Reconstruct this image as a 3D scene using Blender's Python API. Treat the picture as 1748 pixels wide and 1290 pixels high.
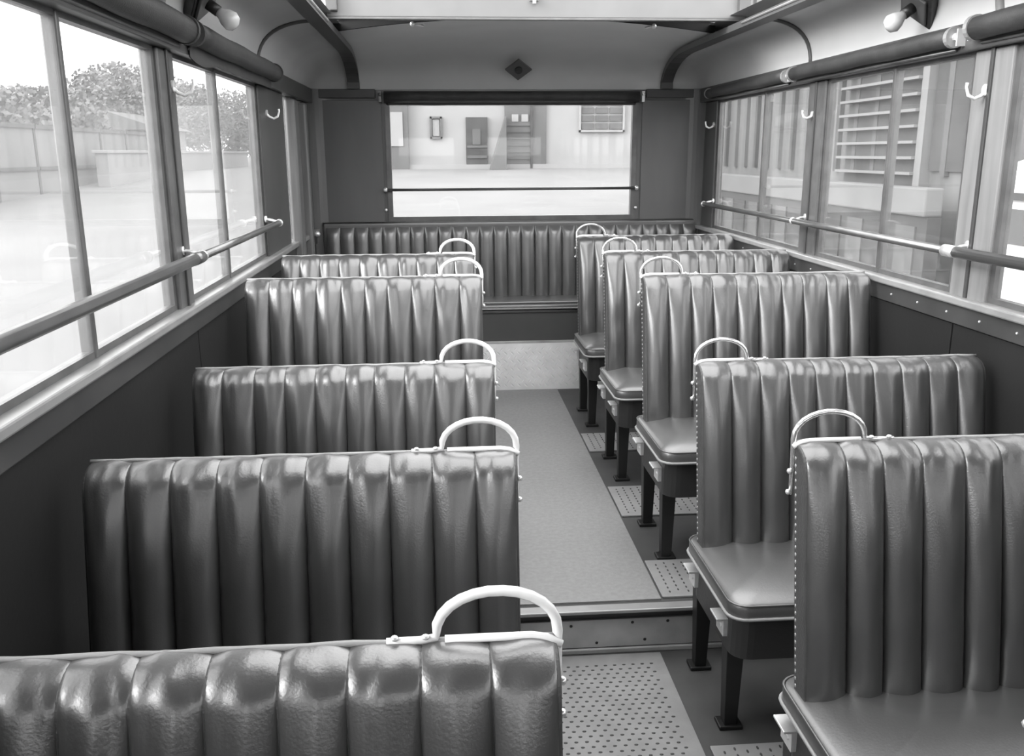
import bpy, math, random
from mathutils import Vector, Matrix, noise
random.seed(7)
for o in list(bpy.data.objects): bpy.data.objects.remove(o)
scene = bpy.context.scene
col = scene.collection

# ------------------------------------------------------------------ camera
F_PX, PIT, YAW, ROL = 1530.87, .2459, .0762, -.0053
cam_d = bpy.data.cameras.new('camera')
cam_d.sensor_width = 36.0
cam_d.lens = 36.0 * F_PX / 1748.0
cam_d.clip_start = .02
cam = bpy.data.objects.new('camera', cam_d)
col.objects.link(cam)
fh = Vector((math.sin(YAW), math.cos(YAW), 0)); rt = Vector((math.cos(YAW), -math.sin(YAW), 0)); zz = Vector((0, 0, 1))
fwd = math.cos(PIT) * fh - math.sin(PIT) * zz
upv = math.sin(PIT) * fh + math.cos(PIT) * zz
r_ax = math.cos(ROL) * rt + math.sin(ROL) * upv
u_ax = -math.sin(ROL) * rt + math.cos(ROL) * upv
m = Matrix((r_ax, u_ax, -fwd)).transposed().to_4x4()
m.translation = Vector((-.3847, 0, 1.4999))
cam.matrix_world = m
scene.camera = cam

# ------------------------------------------------------------------ world, exposure
w = bpy.data.worlds.new('sky'); scene.world = w; w.use_nodes = True
bg = w.node_tree.nodes['Background']
bg.inputs[0].default_value = (1, 1, 1, 1)
bg.inputs[1].default_value = 1.0
sun_d = bpy.data.lights.new('hazy_sun', 'SUN'); sun_d.energy = 1.15; sun_d.angle = math.radians(35)
sun = bpy.data.objects.new('hazy_sun', sun_d); col.objects.link(sun)
sun.rotation_euler = Vector((.86, .36, -.38)).to_track_quat('-Z', 'Y').to_euler()
vs = scene.view_settings
vs.view_transform = 'Standard'; vs.look = 'None'; vs.gamma = 1.0; vs.use_curve_mapping = False
vs.exposure = 2.25

# ------------------------------------------------------------------ materials
def mat(name, c, rough=.5, metal=0.0, var=0.0, vscale=4.0, bump=0.0, bscale=120.0, spec=.5, coat=0.0, stretch=None):
    m = bpy.data.materials.new(name); m.use_nodes = True
    nt = m.node_tree; p = nt.nodes['Principled BSDF']
    p.inputs['Base Color'].default_value = (c, c, c, 1)
    p.inputs['Roughness'].default_value = rough
    p.inputs['Metallic'].default_value = metal
    p.inputs['Specular IOR Level'].default_value = spec
    if spec >= 1: p.inputs['IOR'].default_value = 1.65
    p.inputs['Coat Weight'].default_value = coat
    p.inputs['Coat Roughness'].default_value = .15
    tc = nt.nodes.new('ShaderNodeTexCoord'); mp = nt.nodes.new('ShaderNodeMapping')
    nt.links.new(tc.outputs['Object'], mp.inputs[0])
    if stretch: mp.inputs['Scale'].default_value = stretch
    if var:
        n = nt.nodes.new('ShaderNodeTexNoise'); n.inputs['Scale'].default_value = vscale; n.inputs['Detail'].default_value = 6
        r = nt.nodes.new('ShaderNodeMapRange')
        r.inputs['From Min'].default_value = .3; r.inputs['From Max'].default_value = .7
        r.inputs['To Min'].default_value = c * (1 - var); r.inputs['To Max'].default_value = min(1, c * (1 + var))
        nt.links.new(mp.outputs[0], n.inputs['Vector']); nt.links.new(n.outputs['Fac'], r.inputs['Value'])
        nt.links.new(r.outputs[0], p.inputs['Base Color'])
    if bump:
        n2 = nt.nodes.new('ShaderNodeTexNoise'); n2.inputs['Scale'].default_value = bscale; n2.inputs['Detail'].default_value = 5
        b = nt.nodes.new('ShaderNodeBump'); b.inputs['Strength'].default_value = bump; b.inputs['Distance'].default_value = .004
        nt.links.new(mp.outputs[0], n2.inputs['Vector']); nt.links.new(n2.outputs['Fac'], b.inputs['Height'])
        nt.links.new(b.outputs[0], p.inputs['Normal'])
    return m

def glass_mat(name, tint, dust, gloss=1.0):
    m = bpy.data.materials.new(name); m.use_nodes = True
    nt = m.node_tree; nt.nodes.clear()
    out = nt.nodes.new('ShaderNodeOutputMaterial')
    tr = nt.nodes.new('ShaderNodeBsdfTransparent'); tr.inputs[0].default_value = (tint, tint, tint, 1)
    gl = nt.nodes.new('ShaderNodeBsdfGlossy'); gl.inputs['Roughness'].default_value = .02; gl.inputs[0].default_value = (gloss,) * 3 + (1,)
    fr = nt.nodes.new('ShaderNodeFresnel')                    # same reflectance on both faces of the pane
    ge = nt.nodes.new('ShaderNodeNewGeometry'); io = nt.nodes.new('ShaderNodeMapRange')
    io.inputs['To Min'].default_value = 1.3; io.inputs['To Max'].default_value = 1 / 1.3
    nt.links.new(ge.outputs['Backfacing'], io.inputs['Value']); nt.links.new(io.outputs[0], fr.inputs[0])
    mx = nt.nodes.new('ShaderNodeMixShader')
    nt.links.new(fr.outputs[0], mx.inputs[0]); nt.links.new(tr.outputs[0], mx.inputs[1]); nt.links.new(gl.outputs[0], mx.inputs[2])
    df = nt.nodes.new('ShaderNodeBsdfTranslucent'); df.inputs[0].default_value = (.8, .8, .8, 1)
    tc = nt.nodes.new('ShaderNodeTexCoord'); n = nt.nodes.new('ShaderNodeTexNoise'); n.inputs['Scale'].default_value = 3.0; n.inputs['Detail'].default_value = 8
    r = nt.nodes.new('ShaderNodeMapRange'); r.inputs['To Min'].default_value = dust * .4; r.inputs['To Max'].default_value = dust * 1.6
    nt.links.new(tc.outputs['Object'], n.inputs['Vector']); nt.links.new(n.outputs['Fac'], r.inputs['Value'])
    m2 = nt.nodes.new('ShaderNodeMixShader')
    nt.links.new(r.outputs[0], m2.inputs[0]); nt.links.new(mx.outputs[0], m2.inputs[1]); nt.links.new(df.outputs[0], m2.inputs[2])
    nt.links.new(m2.outputs[0], out.inputs[0])
    return m

M = dict(
    leather=mat('leather', .058, .31, var=.18, vscale=9, bump=.10, bscale=260, spec=1.0),
    leather_seat=mat('leather_seat', .065, .34, var=.15, vscale=7, bump=.08, bscale=200, spec=1.0),
    leather_rear=mat('leather_rear', .08, .32, var=.15, vscale=9, bump=.08, bscale=200, spec=1.0),
    leather_side=mat('leather_side', .06, .45, var=.2, vscale=12, bump=.35, bscale=170),
    piping=mat('piping', .3, .35),
    base=mat('base_panel', .03, .42, var=.2, bump=.15),
    bench_board=mat('bench_board', .075, .45, var=.1),
    leg=mat('black_iron', .012, .45),
    white_rail=mat('white_enamel', .82, .22, var=.05, vscale=20),
    chrome=mat('bright_metal', .85, .3, .6, var=.1, vscale=30),
    handle_right=mat('nickel_handle', .85, .2, .8),
    stud=mat('nail_heads', .45, .35, .5),
    kick=mat('kick_plate', .85, .4, .0, var=.1, vscale=9),
    sill_dark=mat('capping_dark', .045, .4, var=.2, vscale=6),
    rail=mat('rail_metal', .22, .3, .7, var=.15, vscale=10),
    dark_rail=mat('dark_rail', .1, .32, .5),
    wall_panel=mat('wall_panel', .017, .6, var=.12, vscale=3, bump=.1, bscale=60, spec=.2),
    rear_panel=mat('rear_panel', .115, .32, var=.15, vscale=4, bump=.05, bscale=30, stretch=(1, 1, .25)),
    wood=mat('varnished_wood', .14, .35, var=.25, vscale=6, bump=.1, bscale=40, stretch=(4, 4, .4)),
    wood_light=mat('light_wood', .2, .4, var=.2, vscale=6, bump=.08, bscale=40, stretch=(4, 4, .4)),
    pillar_dark=mat('pillar_dark', .06, .4, var=.15, vscale=5),
    sill=mat('sill_metal', .32, .32, .3, var=.12, vscale=12),
    frame=mat('window_frame', .13, .35, .4, var=.2, vscale=14),
    ceiling=mat('ceiling_paint', .54, .25, var=.05, vscale=3, bump=.05, bscale=8),
    dome=mat('dome_paint', .62, .4, var=.06, vscale=3, bump=.05, bscale=8),
    header=mat('sunroof_white', .17, .5, var=.08, vscale=5),
    roof_rail=mat('roof_rail', .09, .35, .2),
    shadow_board=mat('gap_shade', .02, .7),
    blind=mat('blind_cloth', .035, .6, var=.2, vscale=20, bump=.3, bscale=200),
    floor=mat('floor_lino', .065, .5, var=.2, vscale=6, bump=.1, bscale=60),
    runner=mat('runner_lino', .235, .5, var=.10, vscale=60, bump=.25, bscale=160),
    mat_dots=mat('dot', .05, .6),
    mat_grey=mat('rubber_mat', .23, .5, var=.12, vscale=14, bump=.2, bscale=120),
    riser=mat('riser_metal', .42, .4, .2, var=.25, vscale=7, bump=.1),
    tread=mat('tread_plate', .3, .45, .1, var=.12, vscale=9),
    outer=mat('body_outer', .3, .5),
    plaque=mat('plaque', .12, .4, .3),
    bulb=mat('bulb_glass', .5, .12),
    lampbase=mat('lamp_base', .05, .35, .4, var=.3, vscale=30),
    glass=glass_mat('side_glass', .86, .03),
    glass_l=glass_mat('side_glass_haze', .86, .045),
    glass_rear=glass_mat('rear_glass', .9, .015),
    ground=mat('ground', .18, .9, var=.08, vscale=.5),
    bwhite=mat('building_white', .27, .9, var=.06, vscale=.8),
    bgrey=mat('building_grey', .10, .8, var=.15, vscale=1),
    bdark=mat('building_dark', .05, .7, var=.3, vscale=2),
    band=mat('band_paint', .15, .8, var=.1, vscale=2),
    shed=mat('shed_wall', .13, .8, var=.3, vscale=.9, stretch=(1, 3, .3)),
    slat=mat('slat_paint', .19, .6),
    fence=mat('fence_boards', .2, .9, var=.15, vscale=.7),
    fence_dark=mat('fence_rail', .1, .9),
    leaf=mat('foliage', .17, .9, var=.1, vscale=1),
    trunk=mat('bark', .1, .9),
    van=mat('white_van_paint', .75, .3),
)

# ------------------------------------------------------------------ mesh helpers
class MB:
    def __init__(s): s.v = []; s.f = []
    def add(s, v, f):
        n = len(s.v); s.v += [tuple(p) for p in v]; s.f += [tuple(i + n for i in q) for q in f]; return s
    def box(s, x0, x1, y0, y1, z0, z1):
        x0, x1 = sorted((x0, x1)); y0, y1 = sorted((y0, y1)); z0, z1 = sorted((z0, z1))
        return s.add([(x0, y0, z0), (x1, y0, z0), (x1, y1, z0), (x0, y1, z0), (x0, y0, z1), (x1, y0, z1), (x1, y1, z1), (x0, y1, z1)],
                     [(0, 3, 2, 1), (4, 5, 6, 7), (0, 1, 5, 4), (1, 2, 6, 5), (2, 3, 7, 6), (3, 0, 4, 7)])
    def hexa(s, bot, top):
        return s.add(list(bot) + list(top), [(0, 3, 2, 1), (4, 5, 6, 7), (0, 1, 5, 4), (1, 2, 6, 5), (2, 3, 7, 6), (3, 0, 4, 7)])
    def tube(s, pts, r, n=10, rs=None):
        pts = [Vector(p) for p in pts]; k = len(pts)
        base = len(s.v); up = None; prev = None
        for i, p in enumerate(pts):
            t = (pts[min(i + 1, k - 1)] - pts[max(i - 1, 0)]).normalized()
            if up is None:
                up = t.orthogonal().normalized()
            else:
                up = (up - t * up.dot(t)).normalized()
            b = t.cross(up)
            rr = rs[i] if rs else r
            for j in range(n):
                a = 2 * math.pi * j / n
                s.v.append(tuple(p + (up * math.cos(a) + b * math.sin(a)) * rr))
        for i in range(k - 1):
            for j in range(n):
                a0 = base + i * n + j; a1 = base + i * n + (j + 1) % n
                s.f.append((a0, a1, a1 + n, a0 + n))
        s.f.append(tuple(base + j for j in reversed(range(n))))
        s.f.append(tuple(base + (k - 1) * n + j for j in range(n)))
        return s
    def prism_x(s, prof, x0, x1):          # prof: (y,z) loop
        n = len(prof)
        v = [(x0, y, z) for y, z in prof] + [(x1, y, z) for y, z in prof]
        f = [(i, (i + 1) % n, n + (i + 1) % n, n + i) for i in range(n)] + [tuple(reversed(range(n))), tuple(range(n, 2 * n))]
        return s.add(v, f)
    def prism_y(s, prof, y0, y1):          # prof: (x,z) loop
        n = len(prof)
        v = [(x, y0, z) for x, z in prof] + [(x, y1, z) for x, z in prof]
        f = [(i, (i + 1) % n, n + (i + 1) % n, n + i) for i in range(n)] + [tuple(reversed(range(n))), tuple(range(n, 2 * n))]
        return s.add(v, f)
    def ball(s, c, r, n=8, k=5, sc=(1, 1, 1)):
        c = Vector(c); v = [(c.x, c.y, c.z - r * sc[2])]
        for i in range(1, k):
            a = math.pi * i / k - math.pi / 2
            for j in range(n):
                b = 2 * math.pi * j / n
                v.append((c.x + r * sc[0] * math.cos(a) * math.cos(b), c.y + r * sc[1] * math.cos(a) * math.sin(b), c.z + r * sc[2] * math.sin(a)))
        v.append((c.x, c.y, c.z + r * sc[2])); f = []
        for j in range(n):
            f.append((0, 1 + (j + 1) % n, 1 + j))
            for i in range(k - 2):
                a = 1 + i * n + j; b = 1 + i * n + (j + 1) % n
                f.append((a, b, b + n, a + n))
            f.append((len(v) - 1, 1 + (k - 2) * n + j, 1 + (k - 2) * n + (j + 1) % n))
        return s.add(v, f)
    def grid(s, P):                        # P[i][j] points
        h = len(P); wd = len(P[0])
        v = [p for row in P for p in row]
        f = [(i * wd + j, i * wd + j + 1, (i + 1) * wd + j + 1, (i + 1) * wd + j) for i in range(h - 1) for j in range(wd - 1)]
        return s.add(v, f)
    def mirror_x(s):
        s.v = [(-x, y, z) for x, y, z in s.v]; s.f = [tuple(reversed(q)) for q in s.f]; return s
    def mesh(s, name, m, smooth=False):
        d = bpy.data.meshes.new(name); d.from_pydata(s.v, [], s.f); d.update()
        d.materials.append(m)
        if smooth: d.polygons.foreach_set('use_smooth', [True] * len(d.polygons))
        return d

def obj(name, mb, m, parent=None, smooth=False, bevel=0.0, label=None):
    d = mb if isinstance(mb, bpy.types.Mesh) else mb.mesh(name, m if not isinstance(m, str) else M[m], smooth)
    o = bpy.data.objects.new(name, d); col.objects.link(o)
    if parent is not None: o.parent = parent
    if bevel:
        b = o.modifiers.new('bevel', 'BEVEL'); b.width = bevel; b.segments = 2; b.limit_method = 'ANGLE'; b.angle_limit = .6
        if smooth is False: pass
    if label: o['label'] = label
    return o

def thing(name, label, cat, loc=(0, 0, 0), group=None, kind=None):
    o = bpy.data.objects.new(name, None); col.objects.link(o); o.location = loc; o.empty_display_size = .1
    return tag(o, label, cat, group, kind)

def tag(o, label, cat, group=None, kind=None):
    o['label'] = label; o['category'] = cat
    if group: o['group'] = group
    if kind: o['kind'] = kind
    return o

# ------------------------------------------------------------------ dimensions (metres, lower floor = 0)
XL, XR = -1.135, 1.18
YF, YB = -1.5, 5.47          # front bulkhead, rear wall inner faces
ST = .146                    # upper deck height
YS = 2.463                   # step position
ZS, ZT, ZC = 1.06, 1.78, 1.86   # sill, window top, cornice
RL, RR, ZR = -.87, .95, 2.05    # roof rails
T = .045                     # wall thickness

# ------------------------------------------------------------------ floor
mb = MB().box(XL - T, XR + T, YF, YS, -.06, 0)
mb.box(XL - T, XR + T, YS, YB + T, -.06, ST)
fl = tag(obj('floor', mb, 'floor'), 'dark lino bus floor stepping up half way along the aisle', 'floor', kind='structure')
obj('step_riser', MB().box(XL, XR, YS - .008, YS, .02, .112), 'riser', fl, label='scuffed pale metal step riser')
obj('step_nosing', MB().box(XL, XR, YS - .03, YS + .012, ST - .004, ST + .008), 'sill', fl, bevel=.003, label='worn bright metal step nosing')
obj('riser_foot_strip', MB().box(XL, XR, YS - .014, YS, 0, .016), 'riser', fl, bevel=.003)
mb = MB()
for x, z in ((-.12, .04), (-.02, .095), (.06, .035), (.17, .1), (.21, .04), (.28, .1), (-.2, .06)):
    mb.ball((x, YS - .009, z), .005, 8, 4, (1, .4, 1))
s = obj('riser_screws', mb, 'leg', fl); s['kind'] = 'stuff'

tag(obj('aisle_runner', MB().box(-.25, .268, YS + .035, 5.07, ST, ST + .006), 'runner'), 'plain grey lino runner along the raised rear aisle', 'floor runner')
lm = thing('dimpled_floor_mat', 'grey dimpled rubber mat on the lower aisle floor below the step', 'floor mat', (0, YS - .03, 0))
obj('mat_sheet', MB().box(-.27, .254, -3.2, 0, 0, .006), 'mat_grey', lm)
mb = MB()
j = 0
y = -.06
while y > -1.4:
    for i in range(17):
        x = -.235 + i * .028 + (.014 if j % 2 else 0)
        if x < .225:
            mb.ball((x, y, .0062), .0055, 7, 3, (1.15, .8, .18))
    y -= .022; j += 1
s = obj('dimples', mb, 'mat_dots', lm, True); s['kind'] = 'stuff'

def foot_plate(y0, y1, z, label):
    t = thing('foot_plate', label, 'foot plate', (.275, y0, z), 'ribbed foot plates under the right-hand seats')
    obj('plate', MB().box(0, XR - .275 - .01, 0, y1 - y0, 0, .008), 'tread', t, bevel=.002)
    mb = MB(); n = 0
    x = .03
    while x < .83:
        yy = .03
        while yy < y1 - y0 - .02:
            mb.ball((x, yy + (.012 if n % 2 else 0), .008), .006, 6, 3, (.6, 1.3, .35)); yy += .027
        x += .03; n += 1
    s = obj('studs', mb, 'mat_dots', t); s['kind'] = 'stuff'
foot_plate(1.70, 1.977, 0, 'studded pale foot plate on the lower floor before the step, right side')
foot_plate(2.507, 2.765, ST, 'studded pale foot plate just above the step on the right')
foot_plate(3.154, 3.463, ST, 'studded pale foot plate behind the third right-hand seat legs')
foot_plate(3.924, 4.192, ST, 'studded pale foot plate behind the fourth right-hand seat legs')

# ------------------------------------------------------------------ side walls
def side_wall(side):
    X = XL if side == 'left' else XR
    s = -1 if side == 'left' else 1            # outward
    cx = (XL + XR) / 2
    def bx(mb, d0, d1, y0, y1, z0, z1):         # d measured inward from wall face
        return mb.box(X - s * d0, X - s * d1, y0, y1, z0, z1)
    wl = tag(obj('wall_' + side, bx(MB(), -T, 0, YF, YB + T, -.06, ZS - .01), 'wall_panel'),
             'dark lower %s side wall of the bus beneath the windows' % side, 'wall', kind='structure')
    seams = [YF + .02, .0, 1.32, 2.73 if side == 'left' else 2.60, 3.98 if side == 'left' else 3.86, YB]
    for a, b in zip(seams[:-1], seams[1:]):
        obj('dado_panel', bx(MB(), 0, .008, a + .004, b - .004, .16, ZS - .075), 'wall_panel', wl, bevel=.002)
    obj('capping_rail', bx(MB(), 0, .016, YF, YB, ZS - .072, ZS - .012), 'sill_dark', wl, bevel=.003)
    obj('sill', bx(MB(), -.02, .032, YF, YB, ZS - .012, ZS + .012), 'sill', wl, bevel=.005, label='bright metal window sill')
    mb = MB(); y = YF + .1
    while y < YB: mb.ball((X - s * .017, y, ZS - .042), .004, 6, 4); y += .175
    if side == 'right':
        q = obj('screw_row', mb, 'chrome', wl); q['kind'] = 'stuff'
    obj('cornice', bx(MB(), -T, .03, YF, YB, ZT, ZC), 'pillar_dark', wl, bevel=.004)
    if side == 'left':
        pil = [(YF, -1.3), (-.12, .04), (1.25, 1.40), (2.59, 2.735), (3.95, 4.25), (5.33, YB)]
        mats = ['wood', 'wood', 'wood', 'frame', 'pillar_dark', 'pillar_dark']
    else:
        pil = [(YF, -1.3), (-.12, .04), (1.23, 1.38), (2.46, 2.645), (3.69, 3.86), (5.16, YB)]
        mats = ['wood', 'wood', 'wood', 'wood_light', 'frame', 'pillar_dark']
    for (a, b), mm in zip(pil, mats):
        obj('pillar', bx(MB(), -T, .006, a, b, ZS, ZT), mm, wl, bevel=.006)
        if b < 4.0:
            q = bx(MB(), .004, .012, (a + b) / 2 - .008, (a + b) / 2 + .008, ZS + .01, ZT)
            obj('cover_strip', q, 'dark_rail', wl, bevel=.002)
    return wl, pil, bx, X, s
WL, PL, bxl, _, _ = side_wall('left')
WR, PR, bxr, _, _ = side_wall('right')

wn = [0]
def window(bx, a, b, bars, label, gl, frame='frame'):
    wn[0] += 1
    w = thing('window_%d' % wn[0], label, 'window', kind='structure')
    f = MB(); fw = .022
    bx(f, -.03, -.005, a, a + fw, ZS + .012, ZT); bx(f, -.03, -.005, b - fw, b, ZS + .012, ZT)
    bx(f, -.03, -.005, a + fw, b - fw, ZS + .012, ZS + .028); bx(f, -.03, -.005, a + fw, b - fw, ZT - .012, ZT)
    obj('window_frame', f, frame, w)
    e = [a + fw] + list(bars) + [b - fw]
    for y in bars:
        obj('sash_bar', bx(MB(), -.034, -.002, y - .010, y + .010, ZS + .012, ZT), frame, w, bevel=.004)
    for k, (p, q) in enumerate(zip(e[:-1], e[1:])):
        g0 = -.020 if k % 2 else -.014
        obj('pane', bx(MB(), g0, g0 + .004, p + .002, q - .002, ZS + .02, ZT - .005), gl, w)
window(bxl, .04, 1.25, [.64], 'left side window beside the camera, front of the pillar', 'glass_l')
window(bxl, 1.40, 2.59, [1.968], 'large nearest left side window with one upright sash bar', 'glass_l')
window(bxl, 2.735, 3.95, [3.258], 'second left side window before the dark door pillar', 'glass_l')
window(bxl, -1.3, -.12, [-.7], 'foremost left side window behind the camera', 'glass_l')
window(bxr, .04, 1.23, [.64], 'right side window beside the camera', 'glass')
window(bxr, 1.38, 2.46, [1.92], 'right side window cut by the right picture edge', 'glass')
window(bxr, 2.645, 3.69, [3.14], 'middle right side window showing slatted shed outside', 'glass')
window(bxr, 3.86, 5.16, [4.41], 'rearmost right side window near the back panel', 'glass')
window(bxr, -1.3, -.12, [-.7], 'foremost right side window behind the camera', 'glass')

# emergency door in the left rear corner
d = thing('door_1', 'narrow glazed emergency door in the left rear corner', 'door', kind='structure')
mb = MB()
for a, b in ((4.25, 4.56), (4.80, 5.0), (5.10, 5.33)): bxl(mb, -.04, .004, a, b, ZS, ZT)
obj('door_frame', mb, 'pillar_dark', d, bevel=.004)
for a, b in ((4.62, 4.74), (4.98, 5.05)):
    obj('door_post', bxl(MB(), 0, .05, a, b, .16, ZT - .02), 'wood', d, bevel=.01, label='upright wooden door post')
for a, b in ((4.56, 4.80), (5.0, 5.10)):
    obj('pane', bxl(MB(), -.02, -.016, a, b, ZS + .012, ZT), 'glass_l', d)
obj('door_knob', MB().ball((XL + .07, 5.02, 1.075), .016, 10, 6), 'chrome', d, True, label='small bright knob')

# ------------------------------------------------------------------ rear wall
wx0, wx1, wz0, wz1 = -.69, .775, 1.125, 1.79
mb = MB().box(XL - T, wx0, YB, YB + T, -.06, 1.90).box(wx1, XR + T, YB, YB + T, -.06, 1.90)
mb.box(wx0, wx1, YB, YB + T, -.06, wz0).box(wx0, wx1, YB, YB + T, wz1, 1.90)
rw = tag(obj('wall_rear', mb, 'rear_panel'), 'dark polished rear bulkhead on both sides of the back window', 'wall', kind='structure')
obj('cornice', MB().box(XL, wx0 - .06, YB - .02, YB, 1.81, 1.86).box(wx1 + .06, XR, YB - .02, YB, 1.81, 1.86), 'pillar_dark', rw, bevel=.004)
for x0, x1 in ((XL, wx0 - .03), (wx1 + .03, XR)):
    obj('veneer_panel', MB().box(x0 + .01, x1, YB - .01, YB, 1.10, 1.80), 'rear_panel', rw, bevel=.003)
# rounded rear corners
for sx, X in ((1, XL), (-1, XR)):
    prof = [(X, YB)] + [(X + sx * (.13 - .13 * math.sin(a)), YB - (.13 - .13 * math.cos(a))) for a in [i * math.pi / 2 / 8 for i in range(9)]][::-1]
    v = [(x, y, ST) for x, y in prof] + [(x, y, 1.86) for x, y in prof]; n = len(prof)
    mb = MB().add(v, [(i, (i + 1) % n, n + (i + 1) % n, n + i) for i in range(n)])
    tag(obj('trim_%d' % (11 if sx > 0 else 12), mb, 'rear_panel'), 'dark rounded %s rear corner of the bus body' % ('left' if sx > 0 else 'right'), 'trim', kind='structure')
wn[0] += 1
w = thing('window_%d' % wn[0], 'wide rear window looking out at the white building', 'window', kind='structure')
f = MB(); fw = .018
f.box(wx0 - .01, wx0 + fw, YB - .014, YB + .03, wz0, wz1).box(wx1 - fw, wx1 + .01, YB - .014, YB + .03, wz0, wz1)
f.box(wx0 - .01, wx1 + .01, YB - .016, YB + .03, wz0 - .02, wz0 + .008).box(wx0, wx1, YB - .014, YB + .03, wz1 - .02, wz1)
obj('window_frame', f, 'frame', w)
obj('pane', MB().box(wx0, wx1, YB + .02, YB + .024, wz0, wz1), 'glass_rear', w)

t = thing('rear_guard_bar', 'thin dark horizontal guard bar across the rear window', 'rail', (0, YB - .045, 1.292))
obj('bar', MB().tube([(wx0 - .02, 0, 0), (wx1 + .01, 0, 0)], .0085, 10), 'dark_rail', t, True)
for x in (wx0 - .02, wx1 + .01):
    obj('bracket', MB().ball((x, 0, 0), .014, 8, 6).tube([(x, 0, 0), (x, .045, 0)], .008, 8), 'chrome', t, True, label='small bright end bracket')
for x in (wx0 - .022, wx1 + .012):
    tag(obj('sash_stud', MB().ball((0, 0, 0), .010, 8, 6).tube([(0, 0, 0), (0, .025, 0)], .006, 8), 'chrome', None, True),
        'small bright stud at the lower %s corner of the rear window' % ('left' if x < 0 else 'right'), 'stud').location = (x, YB - .025, 1.175)

# front bulkhead behind the camera
mb = MB().box(XL - T, XR + T, YF - T, YF, -.06, 1.2).box(XL - T, XL + .2, YF - T, YF, 1.2, 2.1).box(XR - .2, XR + T, YF - T, YF, 1.2, 2.1).box(-.2, .25, YF - T, YF, 1.2, 2.1).box(XL + .2, -.2, YF - T, YF, 1.7, 2.1).box(.25, XR - .2, YF - T, YF, 1.7, 2.1)
wf = tag(obj('wall_front', mb, 'wall_panel'), 'front bulkhead with two windscreen openings behind the camera', 'wall', kind='structure')

# ------------------------------------------------------------------ ceiling
def cove(side, y0, y1):
    # profile from wall top to roof rail (convex up)
    if side == 'left': X, R, s = XL, RL, 1
    else: X, R, s = XR, RR, -1
    wdt = abs(R - X) + .03
    pts = []
    for i in range(13):
        a = i / 12 * math.pi / 2
        pts.append((X + s * wdt * (1 - math.cos(a) ** .8), ZC - .02 + (ZR - ZC + .01) * math.sin(a) ** .75))
    return pts
ce = thing('ceiling', 'pale curved bus ceiling coves and cambered rear roof', 'ceiling', kind='structure')
def dome_pull(y):                          # ceiling drops into the rear wall
    k = max(0, (y - 4.95) / (YB - 4.95)); return k
for side in ('left', 'right'):
    pr = cove(side, 0, 0); ys = [YF - .03] + [YF + i * .5 for i in range(1, 13)] + [4.8, 4.95, 5.05, 5.15, 5.25, 5.33, 5.39, 5.43, 5.46, 5.472]
    rows = []; rows2 = []
    for y in ys:
        k = max(0, (y - 4.95) / (YB - 4.95)); g = math.sqrt(max(0, 1 - k ** 2.2))
        rows.append([(x, y, ZC - .01 + (z - ZC + .01) * g) for x, z in pr])
        rows2.append([(x, y, .05 + ZC - .01 + (z - ZC + .01) * g) for x, z in pr])
    mb = MB().grid(rows).grid([list(reversed(r)) for r in rows2])
    obj('ceiling_cove', mb, 'ceiling', ce, True, label='pale curved cove above the %s windows' % side)
YD = 4.5
rows = []; ys = [YD, 4.7, 4.85, 4.95, 5.05, 5.15, 5.25, 5.33, 5.39, 5.43, 5.46, 5.472]
def camber(x): return .065 * (1 - ((x - (RL + RR) / 2) / ((RR - RL) / 2)) ** 2)
for off in (0, .05):
    rows = []
    for y in ys:
        k = max(0, (y - 4.95) / (YB - 4.95)); g = math.sqrt(max(0, 1 - k ** 2.2))
        rows.append([(x, y, off + ZC - .01 + (ZR + camber(x) - ZC + .01) * g) for x in [RL + (RR - RL) * i / 20 for i in range(21)]])
    if off == 0: mbd = MB().grid(rows)
    else: mbd.grid([list(reversed(r)) for r in rows])
obj('rear_dome', mbd, 'dome', ce, True, label='grey cambered rear dome above the back window')
# added sheet, painted near-black as the shade in the dome lip gap, outer skin above
xs = [RL + (RR - RL) * i / 20 for i in range(21)]
obj('gap_shade_board', MB().grid([[(x, YD + .01, ZR + camber(x) + .004) for x in xs], [(x, YD + .01, 2.30) for x in xs]]).grid([[(x, YD + .03, 2.30) for x in xs], [(x, YD + .03, ZR + camber(x) + .004) for x in xs]]), 'shadow_board', ce)
obj('roof_skin', MB().box(RL, RR, 4.19, YB + .05, 2.30, 2.32), 'outer', ce)
obj('roof_front', MB().box(RL, RR, YF - .03, 1.05, 2.05, 2.08), 'ceiling', ce)  # unseen roof part, its length set to cut the light from above

sp = thing('sunroof_panel', 'white folded-back sliding sunroof panel across the top of the picture', 'sunroof', (.04, 4.2, 2.075))
obj('panel', MB().box(-.90, .955, -.012, .012, 0, .22), 'header', sp, bevel=.004)
obj('bottom_strip', MB().box(-.90, .955, -.016, .016, -.010, 0), 'frame', sp, bevel=.002)
obj('latch', MB().box(-.02, .02, -.03, -.012, .07, .085).tube([(0, -.035, .055), (0, -.035, .09)], .008, 8), 'chrome', sp, label='small bright latch')
for x in (-.88, .93):
    obj('runner_block', MB().box(x - .02, x + .03, -.05, -.012, .02, .10), 'roof_rail', sp, bevel=.004)
for x, y, z, k in ((-.50, 4.46, 2.082, 'left'), (.64, 4.46, 2.078, 'right')):
    tag(obj('roof_bolt', MB().ball((0, 0, 0), .012, 8, 6).tube([(0, 0, 0), (.05 if x < 0 else -.03, .05, .0)], .005, 6), 'chrome', None, True),
        'tiny bright bolt on the %s end of the dome lip' % k, 'bolt').location = (x, y, z)

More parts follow.
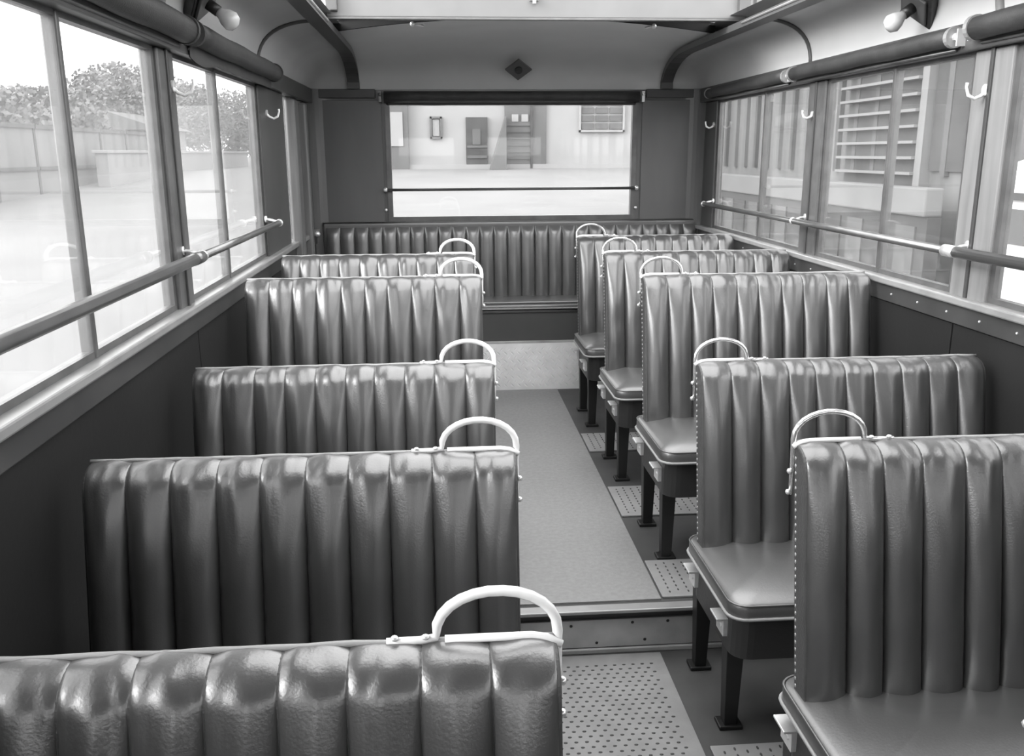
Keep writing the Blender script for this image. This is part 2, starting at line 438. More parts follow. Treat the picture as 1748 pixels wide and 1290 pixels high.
tn = 0
for X, sd in ((RL, 'left'), (RR, 'right')):
    tn += 1
    path = []
    for y in [YF, 0, 1, 2, 3, 4, 4.6, 4.95, 5.05, 5.15, 5.25, 5.33, 5.38, 5.42, 5.445, 5.452]:
        k = max(0, (y - 4.95) / (YB - 4.95)); g = math.sqrt(max(0, 1 - k ** 2.2))
        path.append((y, ZC - .01 + (ZR - ZC + .005) * g))
    path.append((5.452, 1.86))
    mb = MB(); hw = .034; th = .028
    rows = []
    for i, (y, z) in enumerate(path):
        a = path[max(i - 1, 0)]; b = path[min(i + 1, len(path) - 1)]
        t = Vector((b[0] - a[0], b[1] - a[1])).normalized(); nn = Vector((t.y, -t.x))   # downward/inward normal
        if nn.y > 0 and abs(nn.x) < .5: nn = -nn
        if nn.x > 0: nn = -nn if abs(nn.y) < .9 else nn
        rows.append([(X - hw, y, z), (X - hw, y + nn.x * th, z + nn.y * th), (X + hw, y + nn.x * th, z + nn.y * th), (X + hw, y, z), (X - hw, y, z)])
    mb.grid(rows)
    tr = tag(obj('trim_%d' % tn, mb, 'roof_rail'), 'dark %s roof rail curving down to the rear wall' % sd, 'trim', kind='structure')
    obj('edge_bead', MB().tube([(X + (hw if X < 0 else -hw), y, z - .012) for y, z in path if y < 4.5], .006, 6), 'sill', tr, True)
for (side, y) in (('left', 4.0), ('right', 3.87), ('left', 2.66), ('right', 2.55)):
    tn += 1
    pr = cove(side, 0, 0)
    mb = MB().tube([(x + (.002 if side == 'left' else -.002), y, z - .004) for x, z in pr], .009 if y > 3 else .014, 6)
    tag(obj('trim_%d' % tn, mb, 'roof_rail' if y > 3 else 'wood_light', None, True),
        'thin hoop bead across the %s ceiling cove above the %s pillar' % (side, 'far' if y > 3 else 'near'), 'trim', kind='structure')

# ------------------------------------------------------------------ roller blinds
def blind(X, s, y0, y1, z, r, label, hem=0):
    t = thing('roller_blind', label, 'blind', (X, y0, z), 'roller blinds over the side windows')
    L = y1 - y0
    obj('roll', MB().tube([(0, .03 + i * (L - .06) / 10, .002 * math.sin(i * 1.7)) for i in range(11)], r, 18), 'blind', t, True)
    for y in (.022, L - .022):
        obj('end_cap', MB().tube([(0, y - .009, 0), (0, y + .009, 0)], r * 1.12, 18), 'sill' if s > 0 else 'blind', t)
        obj('spindle', MB().tube([(0, y - .02, 0), (0, y + .02, 0)], r * .45, 10), 'chrome', t)
    for y in (-.006, L):
        obj('bracket', MB().box(-.006, .006 + .03 * s, y, y + .006, -r, r * .8), 'chrome', t)
    if hem:
        rows = [[], []]
        for i in range(41):
            y = .03 + (L - .06) * i / 40
            zz = -r - .012 - hem * (.55 + .45 * math.sin(math.pi * min(1, i / 9)) * (1 - .6 * i / 40)) - .004 * noise.noise((y * 12, 3, z))
            rows[0].append((s * .016, y, -.01)); rows[1].append((s * .017, y, zz))
        mbh = MB().grid(rows).grid([[(x + .003, y, z) for x, y, z in reversed(r_)] for r_ in rows])
        obj('hem_flap', mbh, 'blind', t, label='uneven hanging lower edge of the blind')
    obj('pull_bar', MB().tube([(s * r * .55, .03, -r - .008), (s * r * .55, L - .03, -r - .008)], .005, 6), 'frame', t, True)
    return t
blind(XR - .05, 1, 2.67, 3.955, 1.822, .027, 'dark rolled blind above the middle right window')
blind(XR - .05, 1, 3.985, 5.2, 1.818, .025, 'dark rolled blind above the rearmost right window')
blind(XR - .05, 1, 1.35, 2.605, 1.835, .032, 'dark rolled blind at the upper right picture corner')
blind(XL + .05, -1, 2.775, 4.13, 1.838, .034, 'dark rolled blind with sagging hem above the second left window', hem=.035)
blind(XL + .05, -1, 1.35, 2.745, 1.838, .036, 'dark rolled blind above the nearest left window')
t = thing('rear_blind', 'dark rolled blind along the top of the rear window', 'blind', (wx0 - .03, YB - .045, 1.815))
L = wx1 - wx0 + .06
obj('roll', MB().tube([(.02 + i * (L - .04) / 10, 0, .0) for i in range(11)], .032, 16), 'blind', t, True)
rows = [[], []]
for i in range(41):
    x = .04 + (L - .08) * i / 40
    rows[0].append((x, .024, 0)); rows[1].append((x, .02, -.045 + .004 * noise.noise((x * 5, 0, 0))))
obj('hem_flap', MB().grid(rows).grid([[(x, y + .003, z) for x, y, z in reversed(r_)] for r_ in rows]), 'blind', t)
for x in (.0, L):
    obj('bracket', MB().box(x - .008, x + .008, -.03, .045, -.03, .03).ball((x, -.034, .012), .009, 8, 5), 'frame' if x == 0 else 'chrome', t)

# ------------------------------------------------------------------ window rails
t = thing('window_rail', 'long handrail running past the left side windows', 'handrail', (XL + .06, 0, 1.216), 'handrails along the side windows')
obj('tube', MB().tube([(0, -1.2, 0), (0, 2.6, 0)], .0165, 14), 'rail', t, True)
obj('tube', MB().tube([(0, 2.6, 0), (0, 3.93, 0)], .0125, 14), 'rail', t, True)
obj('coupling', MB().tube([(0, 2.57, 0), (0, 2.64, 0)], .018, 14), 'rail', t, True)
for y in (2.66, 3.93):
    obj('bracket', MB().tube([(0, y, 0), (-.03, y, .012), (-.058, y, .016)], .006, 8).ball((0, y, 0), .0165, 10, 6).tube([(-.05, y, .016), (-.058, y, .016)], .014, 12), 'chrome', t, True, label='bright rail bracket')
t = thing('window_rail', 'long handrail running past the right side windows', 'handrail', (XR - .06, 0, 1.21), 'handrails along the side windows')
obj('tube', MB().tube([(0, -1.2, .02), (0, 1.0, .01), (0, 2.56, 0)], .0165, 14), 'dark_rail', t, True)
obj('tube', MB().tube([(0, 2.56, 0), (0, 5.15, 0)], .0125, 14), 'rail', t, True)
obj('coupling', MB().tube([(0, 2.54, 0), (0, 2.60, 0)], .018, 14), 'chrome', t, True)
for y in (2.57, 3.80, 5.15):
    obj('bracket', MB().tube([(0, y, 0), (.03, y, .012), (.058, y, .016)], .006, 8).ball((0, y, 0), .0165, 10, 6).tube([(.05, y, .016), (.058, y, .016)], .014, 12), 'chrome', t, True, label='bright rail bracket')

# ------------------------------------------------------------------ hooks, lamps, plaque
def hook(X, s, y, z, label, k=1.0):
    t = thing('coat_hook', label, 'hook', (X, y, z), 'coat hooks on the window pillars')
    obj('back_plate', MB().tube([(0, 0, -.005), (s * .006, 0, -.005)], .014 * k, 12), 'chrome', t)
    obj('prong', MB().tube([(s * d * k, 0, h * k) for d, h in ((.0, -.005), (.012, -.018), (.028, -.024), (.044, -.016), (.05, .002), (.049, .012))], .0045 * k, 8, [.0055, .0055, .005, .005, .004, .005]), 'white_rail', t, True)
hook(XL + .006, 1, 2.70, 1.69, 'small pale coat hook on the pillar between the left windows', 1.2)
t2 = hook(XL + .006, 1, 4.10, 1.675, 'small white coat hook on the dark pillar before the door', 1.1)
hook(XR - .006, -1, 2.57, 1.672, 'small pale coat hook on the near right window pillar', 1.2)
hook(XR - .006, -1, 3.80, 1.655, 'small pale coat hook on the far right window pillar', .9)
hook(XR - .006, -1, 5.20, 1.655, 'small coat hook in the right rear corner', 1.0)

def lamp(x, y, z, s, label):
    t = thing('cove_lamp', label, 'lamp', (x, y, z), 'diamond cove lamps')
    # diamond plate facing inward and down
    nrm = Vector((-s * .80, 0, -.60)); e1 = Vector((0, 1, 0)); e2 = nrm.cross(e1).normalized()
    def dia(r, d0, d1):
        mb = MB(); q = [e1 * r, e2 * r, -e1 * r, -e2 * r]
        return mb.hexa([p + nrm * d0 for p in q], [p + nrm * d1 for p in q])
    obj('base_plate', dia(.095, -.03, 0), 'lampbase', t, bevel=.004)
    obj('rim', dia(.072, 0, .01), 'plaque', t, bevel=.003)
    obj('socket', MB().tube([nrm * .008, nrm * .045], .017, 12), 'leg', t, True)
    b = MB().tube([nrm * .04, nrm * .055, nrm * .07, nrm * .09, nrm * .105, nrm * .112], .02, 14, [.013, .017, .026, .03, .022, .006])
    obj('bulb', b, 'bulb', t, True, label='frosted round bulb')
lamp(1.125, 2.93, 1.945, 1, 'diamond-shaped dark wall lamp with bulb on the right cove')
lamp(-1.07, 2.92, 1.94, -1, 'diamond-shaped dark wall lamp with bulb on the left cove')
pq = thing('diamond_plaque', 'dark diamond-shaped plate on the rear dome', 'plaque', (.07, 5.345, 1.955))
r_ = .078
mb = MB().hexa([(-r_, 0, 0), (0, .0, -r_ * .85), (r_, 0, 0), (0, 0, r_ * .85)], [(-r_, .014, 0), (0, .014, -r_ * .85), (r_, .014, 0), (0, .014, r_ * .85)])
obj('plate', mb, 'plaque', pq, bevel=.003).rotation_euler = (.62, 0, 0)
obj('centre_disc', MB().tube([(0, -.006, 0), (0, .002, 0)], .022, 16), 'lampbase', pq).rotation_euler = (.62, 0, 0)

# ------------------------------------------------------------------ seats
WS = .817
NF = 10
T0 = .055
top_y, top_z, bot_z, lean = 0.0, .927, .36, .10
dv = Vector((lean, .55)).normalized()      # (y,z) up along the back
nv = Vector((-dv.y, dv.x))                 # forward normal
def back_path(n1, n2, T, zb, rv=.05):
    """points + normals (y,z) up the front face and over the top to the rear edge"""
    top = Vector((top_y, top_z)); C = top - dv * rv
    Lf = (top_z - zb) / dv.y - rv
    out = []
    for i in range(n1):
        s = i / n1
        out.append((C + nv * T - dv * Lf * (1 - s), nv.copy(), s, 0.0))
    for i in range(n2 + 1):
        a = i / n2 * math.pi / 2
        p = C + nv * T * math.cos(a) + dv * rv * math.sin(a)
        nn = (nv * math.cos(a) * rv + dv * math.sin(a) * T).normalized()
        out.append((p, nn, 1.0, i / n2))
    return out

def flute_mesh(w, seed, zb=.40, T=T0, depth=.027, shape=.85, rear=False):
    rnd = random.Random(seed)
    nu = 17
    us = [math.sin((i / (nu - 1) - .5) * math.pi) for i in range(nu)]
    sk = rnd.uniform(-.12, .12); dp = depth * rnd.uniform(.9, 1.12)
    off = rnd.uniform(0, 90); fold = rnd.uniform(.4, 1.0); fsd = rnd.choice((-1, 1)); wr = rnd.uniform(.6, 1.3)
    rows = []
    for p, nn, s, a in back_path(22, 10, T, zb):
        dist = (1 - s) * ((top_z - zb) / dv.y - .05) + (1 - a) * .08      # length of cover from the rear top edge
        amp = dp * (1 - math.exp(-(dist / .12) ** 1.5)) + .0008
        if s < .12: amp *= .45 + .55 * math.sqrt(s / .12)
        amp *= 1.0 + .10 * math.sin(s * 2.6)
        row = []
        for u in us:
            uu = u + sk * (1 - u * u)
            q1 = max(0, 1 - u * u); b = amp * (.72 * q1 ** shape + .28 * q1 ** .33)
            b += .0035 * wr * noise.noise((u * 1.1 + off, s * 5 + a * 2.5, off)) * (1 - u * u)
            # top gathers: shallow folds running down from the seams
            g = max(0, s - .72) / .28 if a == 0 else 1 - a
            c0 = fsd * (.55 - .45 * (1 - g))
            b -= .0045 * fold * g * math.exp(-((u - c0) / .2) ** 2)
            b -= .003 * fold * g * math.exp(-((u + c0 * 1.2) / .15) ** 2)
            q = p + nn * b
            row.append((u * w / 2 * (1 - .015 * (1 - abs(u))), q.x, q.y + .004 * a * (1 - u * u) + .0015 * a * noise.noise((u * 2 + off, 7, 1))))
        rows.append(row)
    return MB().grid(rows).mesh('flute', M['leather_rear' if rear else 'leather'], True)

_cache = {}
def cached(key, fn):
    if key not in _cache: _cache[key] = fn()
    return _cache[key]

def rounded_rect(x0, x1, y0, y1, r, n=5):
    pts = []
    for cx, cy, a0 in ((x1 - r, y1 - r, 0), (x0 + r, y1 - r, 90), (x0 + r, y0 + r, 180), (x1 - r, y0 + r, 270)):
        for i in range(n + 1):
            a = math.radians(a0 + 90 * i / n); pts.append((cx + r * math.cos(a), cy + r * math.sin(a)))
    return pts

CX0, CX1, CY0, CY1 = -.018, WS - .01, -.475, -.05     # cushion plan
def cushion_mesh(sx):
    outer = rounded_rect(CX0, CX1, CY0, CY1, .045)
    n = len(outer); cxm, cym = (CX0 + CX1) / 2, (CY0 + CY1) / 2
    rings = []
    prof = [(0, .385), (-.002, .39), (-.002, .422), (.004, .430), (.016, .438), (.04, .447), (.08, .455), (.13, .461), (.18, .463)]
    for ins, z in prof:
        ring = []
        for k, (x, y) in enumerate(outer):
            dx, dy = x - cxm, y - cym
            fx = max(0, 1 - ins / abs((CX1 - CX0) / 2)); fy = max(0, 1 - ins / abs((CY1 - CY0) / 2))
            zz = z + (.004 * noise.noise((x * 7, y * 7, 2)) if ins > .02 else 0)
            if y > cym: zz -= .012 * (y - cym) / .2 * (1 if ins > .01 else 0)
            ring.append((cxm + dx * fx, cym + dy * fy, zz))
        rings.append(ring)
    mb = MB()
    v = [p for r in rings for p in r]; f = []
    for i in range(len(rings) - 1):
        for j in range(n):
            f.append((i * n + j, i * n + (j + 1) % n, (i + 1) * n + (j + 1) % n, (i + 1) * n + j))
    f.append(tuple((len(rings) - 1) * n + j for j in range(n)))
    f.append(tuple(reversed(range(n))))
    mb.add(v, f)
    if sx < 0: mb.mirror_x()
    return mb.mesh('cushion', M['leather_seat'], True)
def piping_mesh(sx, ins, z, r, m='piping'):
    o = rounded_rect(CX0 - ins, CX1, CY0 - ins, CY1 + ins, .045)
    mb = MB().tube([(x, y, z) for x, y in o] + [(o[0][0], o[0][1], z)], r, 7)
    if sx < 0: mb.mirror_x()
    return mb.mesh('piping', M[m], True)

def seat(side, yback, zf, label, seed):
    sx = 1 if side == 'right' else -1
    x0 = .316 if side == 'right' else (-.258 if yback < 1 else -.25)
    t = thing('bus_seat', label, 'bus seat', (x0, yback, zf), 'fluted double bus seats')
    def mk(key, fn, m, smooth=False):
        def g():
            mb = fn()
            if sx < 0: mb.mirror_x()
            return mb.mesh(key, M[m], smooth)
        return cached((key, sx), g)
    # backrest core: board with leather sides
    def core():
        top = Vector((top_y, top_z)); C = top - dv * .05
        prof = [(p.x, p.y) for p, nn, s, a in back_path(3, 8, T0 + .002, bot_z)]
        rb = top - dv * ((top_z - bot_z) / dv.y)
        prof.append((rb.x, rb.y))
        return MB().prism_x(prof, .0, WS)
    b = obj('backrest', mk('backrest', core, 'leather_side'), None, t, bevel=.004)
    w = WS / NF; rnd = random.Random(seed)
    edges = [0.004] + [w * i + rnd.uniform(-.0035, .0035) for i in range(1, NF)] + [WS - .004]
    for i in range(NF):
        f = obj('flute', flute_mesh(edges[i + 1] - edges[i], seed * 50 + i), None, b)
        f.location.x = sx * (edges[i] + edges[i + 1]) / 2
    def welt():
        r = []
        for i in range(31):
            x = WS * i / 30
            r.append((x, top_y - .004, top_z + .003 + .003 * noise.noise((x * 14, seed, 0))))
        return MB().tube(r, .0045, 6)
    mbw = welt()
    if sx < 0: mbw.mirror_x()
    obj('top_welt', mbw, 'piping', b, True)
    def studs():
        mb = MB()
        bp = Vector((top_y, top_z)) - dv * .03
        n = 34
        for i in range(n):
            p = bp - dv * (.5 * i / (n - 1)) + nv * .010
            mb.ball((.0, p.x, p.y), .0042, 7, 4, (.35, 1, 1))
        return mb
    q = obj('stud_row', mk('stud_row', studs, 'stud', True), None, b, label='row of bright upholstery nails'); q['kind'] = 'stuff'
    # cushion
    c = obj('cushion', cached(('cushion', sx), lambda: cushion_mesh(sx)), None, t)
    obj('piping', cached(('piping', sx), lambda: piping_mesh(sx, .004, .392, .0042)), None, c)
    obj('piping', cached(('piping2', sx), lambda: piping_mesh(sx, .001, .427, .0028, 'leather_seat')), None, c)
    # base box
    def basebox():
        o = rounded_rect(.0, WS - .02, CY0 + .02, CY1 - .01, .05); n = len(o)
        o2 = [(x, y * .96 - .01) for x, y in o]
        v = [(x + .0, y, .262) for x, y in o2] + [(x, y, .386) for x, y in o]
        return MB().add(v, [(i, (i + 1) % n, n + (i + 1) % n, n + i) for i in range(n)] + [tuple(reversed(range(n))), tuple(range(n, 2 * n))])
    obj('seat_box', mk('seat_box', basebox, 'base'), None, t, bevel=.003)
    for k, y in enumerate((-.335, -.05)):
        def leg(y=y):
            mb = MB(); cx = .038
            a, b2 = .024, .017
            lean_y = -.0
            mb.hexa([(cx - b2, y - b2, 0), (cx + b2, y - b2, 0), (cx + b2, y + b2, 0), (cx - b2, y + b2, 0)],
                    [(cx - a, y - a, .27), (cx + a, y - a, .27), (cx + a, y + a, .27), (cx - a, y + a, .27)])
            return mb
        l = obj('leg', mk('leg%d' % k, leg, 'leg'), None, t, bevel=.002)
        def foot(y=y): return MB().box(.038 - .032, .038 + .032, y - .026, y + .026, 0, .012)
        obj('foot', mk('foot%d' % k, foot, 'leg'), None, l, bevel=.003)
    def wallcleat(): return MB().box(WS - .03, WS + .03, CY0 + .05, CY1 - .05, .27, .31)
    obj('wall_cleat', mk('wall_cleat', wallcleat, 'leg'), None, t)
    for k, y in enumerate((-.365, -.10)):
        def br(y=y):
            mb = MB().box(-.012, 0.002, y - .028, y + .028, .300, .345)      # vertical plate
            mb.box(-.03, 0.0, y - .03, y + .03, .345, .351)                  # lip
            mb.tube([(-.016, y - .012, .325), (-.010, y - .012, .325)], .006, 6)
            return mb
        obj('bracket', mk('bracket%d' % k, br, 'chrome'), None, t, bevel=.0015, label='bright metal seat bracket')
    # grab handle
    zt = top_z + .004
    def loop():
        pts = [(-.002, -.008, .82), (-.002, -.006, .87), (-.002, -.004, zt - .01)]
        for i in range(13):
            a = math.pi - math.pi * i / 12 * .93
            pts.append((.072 + .074 * math.cos(a), -.002, zt + .005 + .056 * math.sin(a) ** .9))
        pts += [(.146, -.004, zt + .004), (.165, -.006, zt + .002), (.205, -.006, zt + .002)]
        return MB().tube(pts, .0055, 10, [.005, .005, .0055] + [.0058 if sx > 0 else .0066] * 13 + [.0055, .005, .0045])
    h = obj('grab_handle', mk('grab_handle', loop, 'white_rail' if sx < 0 else 'handle_right', True), None, t, label='bright metal grab loop')
    def bar():
        return MB().tube([(-.006, -.012, zt - .008), (.012, -.010, zt + .001), (.03, -.008, zt + .003), (.135, -.008, zt + .003)], .0052, 8)
    obj('top_bar', mk('top_bar', bar, 'white_rail', True), None, h)
    def scr():
        mb = MB()
        for x in (.158, .195): mb.ball((x, -.008, zt + .007), .0055, 8, 4, (1, 1, .6))
        mb.ball((-.008, -.008, .825), .006, 8, 4); mb.ball((-.008, -.008, .87), .006, 8, 4)
        return mb
    q = obj('screws', mk('screws', scr, 'chrome', True), None, h); q['kind'] = 'stuff'
    return t

for y, z, lb, sd in (
    (.98, 0, 'fluted grey leather seat nearest the camera, in the left row', 11),
    (1.690, 0, 'second fluted leather seat from the camera in the left row', 12),
    (2.455, 0, 'third fluted leather seat of the left row, in front of the step', 13),
    (3.183, ST, 'fourth fluted leather seat of the left row, on the raised floor', 14),
    (3.915, ST, 'rearmost fluted leather seat of the left row, before the back bench', 15)):
    seat('left', y, z, lb, sd)
for y, z, lb, sd in (
    (.910, 0, 'seat at the right picture edge showing only its row of nails', 21),
    (1.682, 0, 'nearest fully fluted leather seat of the right row, cushion cut by picture edge', 22),
    (2.405, 0, 'second fluted leather seat of the right row, just below the step', 23),
    (3.132, ST, 'third fluted leather seat of the right row, first above the step', 24),
    (3.896, ST, 'fourth fluted leather seat of the right row, on the raised floor', 25),
    (4.679, ST, 'rearmost fluted leather seat of the right row, before the back bench', 26)):
    seat('right', y, z, lb, sd)

# ------------------------------------------------------------------ rear bench
bx0, bx1 = -1.065, 1.155
YBF = 5.087
t = thing('rear_bench', 'full-width dark fluted leather bench across the back of the bus', 'bench', (0, 0, 0))
kp = obj('kick_plate', MB().box(bx0, bx1, YBF, YBF + .02, ST, .424), 'kick', t, label='pale diamond-tread kick plate')
mb = MB(); n = 0
z = ST + .03
while z < .41:
    x = bx0 + .03 + (.02 if n % 2 else 0)
    while x < bx1 - .02:
        a = .014; c = .005; sgn = 1 if n % 2 else -1
        mb.add([(x - a, YBF, z - sgn * a), (x + c, YBF - .006, z - sgn * c), (x + a, YBF, z + sgn * a), (x - c, YBF - .006, z + sgn * c)], [(0, 1, 2, 3)])
        x += .04
    z += .024; n += 1
q = obj('tread_pattern', mb, 'kick', kp); q['kind'] = 'stuff'
obj('front_panel', MB().box(bx0, bx1, YBF + .015, YBF + .03, .424, .618), 'bench_board', t, bevel=.002, label='dark bench front board')
obj('panel_lip', MB().box(bx0, bx1, YBF + .003, YBF + .02, .424, .438), 'riser', t, bevel=.002)
obj('board_edge', MB().box(bx0, bx1, YBF + .006, YBF + .02, .604, .618), 'frame', t, bevel=.003)
prof = [(YBF + .005, .622), (YBF - .006, .632), (YBF - .004, .648), (YBF + .012, .664), (YBF + .05, .672), (YBF + .2, .672), (YBF + .30, .655), (YBF + .36, .645), (YBF + .36, .622)]
c = obj('cushion', MB().prism_x(prof, bx0, bx1), 'leather_seat', t, bevel=.004)
for z, yy in ((.664, YBF + .006), (.630, YBF - .006)):
    obj('piping', MB().tube([(bx0, yy, z), (bx1, yy, z)], .005, 8), 'piping', c, True)
bk = obj('backrest', MB().box(bx0 - .02, bx1 + .01, YB - .05, YB - .012, .60, 1.10), 'leather_rear', t, bevel=.012)
nfl = 27; wf_ = (bx1 - bx0) / nfl
for i in range(nfl):
    rnd = random.Random(900 + i)
    me = cached(('rf', i % 6), lambda: None)
    if me is None:
        nu = 13; us = [math.sin((k / (nu - 1) - .5) * math.pi) for k in range(nu)]
        rows = []
        for k in range(20):
            s = k / 19; zz = .63 + (1.075 - .63) * s
            amp = .024 * min(1, .35 + 5 * s) * math.sqrt(max(.0, 1 - max(0, (s - .86) / .14) ** 2))
            rows.append([(u * wf_ / 2, -.05 + .045 * s - .004 - amp * max(0, 1 - u * u) ** .6 - .002 * noise.noise((u + i * 3.3, s * 4, i)) * (1 - u * u), zz) for u in us])
        me = MB().grid(rows).mesh('flute', M['leather_rear'], True); _cache[('rf', i % 6)] = me
    o = obj('flute', me, None, bk); o.location = (bx0 + wf_ * (i + .5), YB - .05, 0)
obj('top_roll', MB().tube([(bx0 - .02, YB - .03, 1.092), (bx1 + .01, YB - .03, 1.092)], .014, 10), 'leather_side', bk, True)

# ------------------------------------------------------------------ outside
def gz(x, y):
    r = math.hypot(x, y); return -.72 + .0456 * min(max(0, r - 6), 34)
rows = []
for i in range(25):
    r = [0, 3, 6, 7, 9, 12, 15, 18, 21, 24, 27, 30, 33, 36, 40, 45, 50, 60, 75, 90, 110, 140, 170, 200, 260][i]
    rows.append([(r * math.cos(2 * math.pi * j / 48), r * math.sin(2 * math.pi * j / 48), gz(r, 0)) for j in range(49)])
tag(obj('ground', MB().grid([list(reversed(r)) for r in rows]), 'ground', None, True), 'bright bare yard around the bus', 'ground', kind='structure')

# rear white building
B = thing('white_building', 'long white building across the yard behind the bus', 'building', (0, 40, .80))
obj('facade', MB().box(-6, 26, .15, 8, 0, 6.2), 'bwhite', B)
obj('roof', MB().box(-6.4, 26.4, -.3, 8.3, 6.2, 6.45), 'bgrey', B)
obj('plinth', MB().box(-6, 26, -.02, .15, -.2, .22), 'bwhite', B)
obj('pilaster', MB().box(-2.75, -1.72, -.12, .15, 0, 6), 'bgrey', B, label='grey doorway bay')
obj('pilaster_door', MB().box(-2.5, -1.95, -.16, -.10, 1.0, 2.4), 'bwhite', B)
def bwin(x0, x1, z0, z1, nx, nz, fr='bgrey', gl='bdark'):
    f = MB().box(x0, x1, .02, .16, z0, z0 + .08).box(x0, x1, .02, .16, z1 - .08, z1).box(x0, x0 + .08, .02, .16, z0, z1).box(x1 - .08, x1, .02, .16, z0, z1)
    wdw = obj('window', f, fr, B)
    for i in range(nx):
        for j in range(nz):
            a = x0 + .08 + (x1 - x0 - .16) * i / nx + .04; b = x0 + .08 + (x1 - x0 - .16) * (i + 1) / nx - .04
            c = z0 + .08 + (z1 - z0 - .16) * j / nz + .04; e = z0 + .08 + (z1 - z0 - .16) * (j + 1) / nz - .04
            obj('pane', MB().box(a, b, .09, .14, c, e), gl, wdw)
bwin(-.80, -.28, 1.30, 2.22, 1, 1, 'bgrey', 'bwhite')
bwin(5.65, 7.65, 1.56, 3.7, 3, 6, 'bwhite', 'bgrey')
dr = obj('entrance_door', MB().box(.74, 1.67, .04, .16, .12, 2.19), 'bdark', B, label='dark panelled entrance door')
obj('door_panel', MB().box(1.02, 1.36, .0, .05, 1.05, 1.7), 'bgrey', dr)
obj('door_rail', MB().box(.78, 1.64, .0, .05, .92, 1.02), 'bgrey', dr); obj('door_rail', MB().box(.78, 1.64, .0, .05, .48, .60), 'bgrey', dr)
rd = obj('roller_door', MB().box(2.42, 4.22, .04, .16, .05, 3.2), 'bgrey', B, label='grey slatted roller door')
for k in range(7):
    obj('slat', MB().box(2.46, 3.6, .0, .05, .15 + k * .28, .33 + k * .28), 'bgrey', rd)
obj('door_post', MB().box(3.52, 3.62, -.05, .1, .05, 3.2), 'bdark', rd)
for x in (2.72, 3.14): obj('light_panel', MB().box(x, x + .28, -.02, .05, 2.0, 2.3), 'bwhite', rd)
obj('shadow_wedge', MB().add([(1.72, -.9, 0), (2.42, -.9, 0), (2.42, .15, 0), (1.72, .15, 0), (2.35, -.9, 2.0), (2.42, -.9, 2.2), (2.42, .15, 2.2), (2.35, .15, 2.0)],
                         [(0, 3, 2, 1), (4, 5, 6, 7), (0, 1, 5, 4), (1, 2, 6, 5), (2, 3, 7, 6), (3, 0, 4, 7)]), 'bgrey', B)  # grey wedge shaped and coloured as the diagonal shadow on the facade

# left: board fence, low wall, trees
FX = -12.1
fn = thing('board_fence', 'long grey board fence beyond the left windows', 'fence', (FX, 0, .2))
for k in range(9):
    y = 20 + k * 2.6
    obj('fence_post', MB().box(-.06, .06, y - .06, y + .06, -.4, 2.2), 'fence_dark', fn)
    if k < 8:
        obj('fence_panel', MB().box(-.03, .03, y + .06, y + 2.54, -.3, 2.10), 'fence', fn, bevel=.01)
        obj('fence_rail', MB().box(.03, .09, y + .06, y + 2.54, 2.05, 2.16), 'fence_dark', fn)
        obj('fence_rail', MB().box(.03, .09, y + .06, y + 2.54, .88, .98), 'fence_dark', fn)
lw = thing('low_wall', 'pale low yard wall in front of the fence', 'wall', (-11.2, 0, 0))
obj('wall_block', MB().box(-.2, .2, 30.5, 52, -.3, 1.55), 'bwhite', lw, bevel=.02)
obj('wall_coping', MB().box(-.26, .26, 30.4, 52.1, 1.55, 1.65), 'bwhite', lw, bevel=.02)
hs = thing('small_house', 'small pale house with low roof past the left fence', 'house', (-14.7, 43.7, .8))
obj('house_wall', MB().box(-2.1, 2.1, -2.1, 2.1, 0, 1.75), 'bwhite', hs)
obj('house_roof', MB().prism_y([(-2.4, 1.75), (2.4, 1.75), (0, 2.55)], -2.4, 2.4), 'bgrey', hs)

def tree(x, y, h, r, label, n=9000, squash=1.0):
    z = gz(x, y); t = thing('tree', label, 'tree', (x, y, z), 'trees behind the left fence'); rnd = random.Random(int(x * 7 + y * 13))
    obj('trunk', MB().tube([(0, 0, -.2), (.1, 0, h * .4), (0, .1, h * .75)], .2, 8, [.22, .18, .08]), 'trunk', t, True)
    mb = MB()
    for _ in range(n):
        d = Vector((rnd.gauss(0, 1), rnd.gauss(0, 1), rnd.gauss(0, 1))).normalized() * r * rnd.random() ** .4
        lump = 1 + .25 * noise.noise(d * 1.3 + Vector((x, y, 0)))
        c = Vector((d.x * lump, d.y * lump, h * .66 + d.z * lump * squash))
        a = Vector((rnd.gauss(0, 1), rnd.gauss(0, 1), rnd.gauss(0, 1))).normalized() * .11; b = a.orthogonal().normalized() * .08
        mb.add([c - a, c + b, c + a, c - b], [(0, 1, 2, 3)])
    q = obj('crown', mb, 'leaf', t); q['kind'] = 'stuff'
tree(-15.5, 30, 2.8, 2.6, 'leafy tree at the far left picture edge behind the fence', squash=.5)
tree(-15.5, 36, 2.8, 2.6, 'low bushy tree seen just beyond the nearest sash bar', squash=.5)
tree(-16.5, 49, 4.6, 3.0, 'tall rounded tree at the end of the board fence', 10000, squash=.7)
tree(-17.0, 61, 4.6, 3.2, 'bushy tree seen through the second left window', 10000, squash=.7)
tree(-16.5, 75, 4.4, 3.6, 'farthest tree seen beside the dark door pillar', 10000, squash=.7)

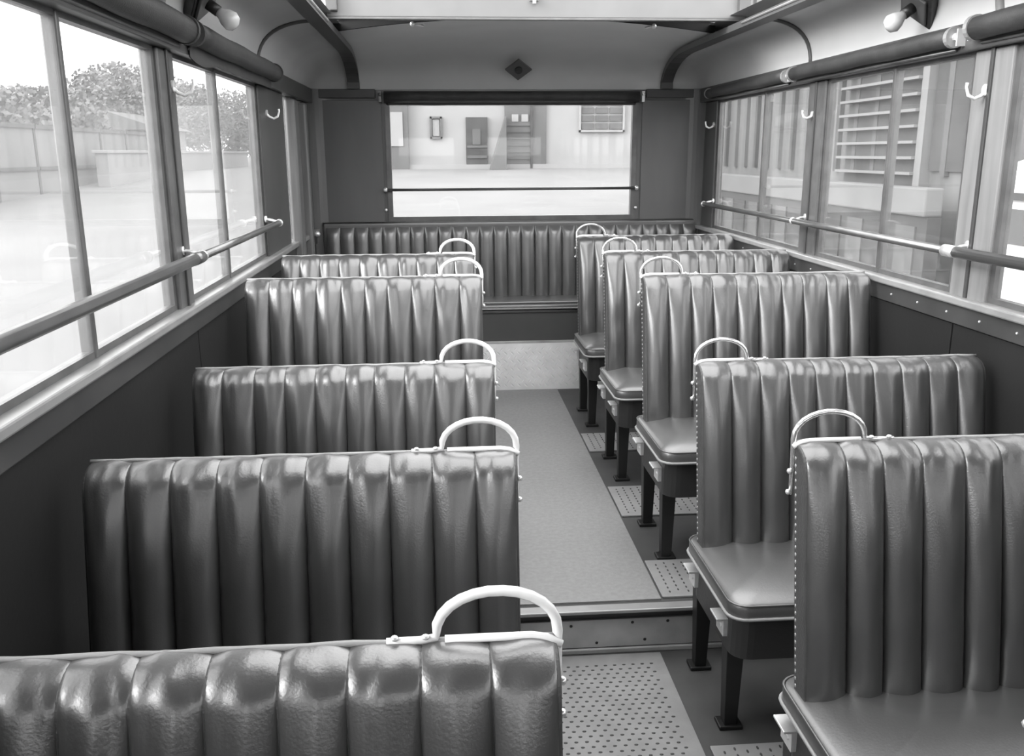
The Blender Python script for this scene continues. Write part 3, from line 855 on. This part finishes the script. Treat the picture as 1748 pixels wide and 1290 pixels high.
# right: shed with louvres, low white wall, parked van
sh = thing('slatted_shed', 'tall grey shed with white louvre slats beside the right windows', 'shed', (5.0, 8.9, -.72))
obj('shed_wall', MB().box(.1, 6, 0, 14, 0, 6.0), 'shed', sh)
for k in range(26):
    obj('batten', MB().box(.04, .1, .1 + k * .55, .2 + k * .55, 1.95, 6), 'bgrey' if k % 3 else 'bdark', sh)
obj('corner_post', MB().box(-.02, .1, 1.05, 1.19, .3, 5), 'slat', sh, label='white upright post')
for k in range(17):
    obj('louvre_slat', MB().box(-.06, .08, 1.2, 3.2, 1.95 + k * .175, 1.982 + k * .175), 'slat', sh, label='white louvre slat')
obj('dark_opening', MB().box(.05, .12, 1.25, 3.15, 1.2, 4.6), 'bdark', sh)
obj('dark_opening', MB().box(.05, .12, -.0, 1.0, 2.0, 4.6), 'bdark', sh)
lw2 = thing('yard_wall', 'low white wall band along the foot of the shed', 'wall', (4.6, 8.6, -.72))
obj('wall_block', MB().box(-.1, .1, .3, 13, 1.56, 1.85), 'band', lw2, bevel=.02)
obj('wall_base', MB().box(-.05, .1, .3, 13, 0, 1.56), 'bdark', lw2)
for k in range(12):
    obj('base_board', MB().box(-.07, -.05, .5 + k * .6, .9 + k * .6, .3, 1.45), 'bdark' if k % 2 else 'bgrey', lw2)
vn = thing('parked_van', 'white parked van at the right picture edge outside', 'van', (5.5, 6.9, -.72))
prof = [(-.85, .4), (-.9, 1.2), (-.88, 1.8), (-.75, 2.05), (-.4, 2.16), (.4, 2.16), (.75, 2.05), (.88, 1.8), (.9, 1.2), (.85, .4)]
obj('body', MB().prism_y(prof, -2.0, 1.3), 'van', vn, bevel=.03)
obj('gutter', MB().box(-.93, -.87, -2.0, 1.3, 1.80, 1.86), 'bdark', vn)
obj('waist_line', MB().box(-.93, -.89, -2.0, 1.3, 1.25, 1.29), 'bdark', vn)
for k in range(4):
    obj('van_window', MB().box(-.91, -.86, -1.8 + k * .75, -1.25 + k * .75, 1.42, 1.72), 'bgrey', vn)
for y in (-1.4, .8):
    obj('wheel', MB().tube([(-.92, y, .36), (-.70, y, .36)], .36, 20), 'leg', vn)
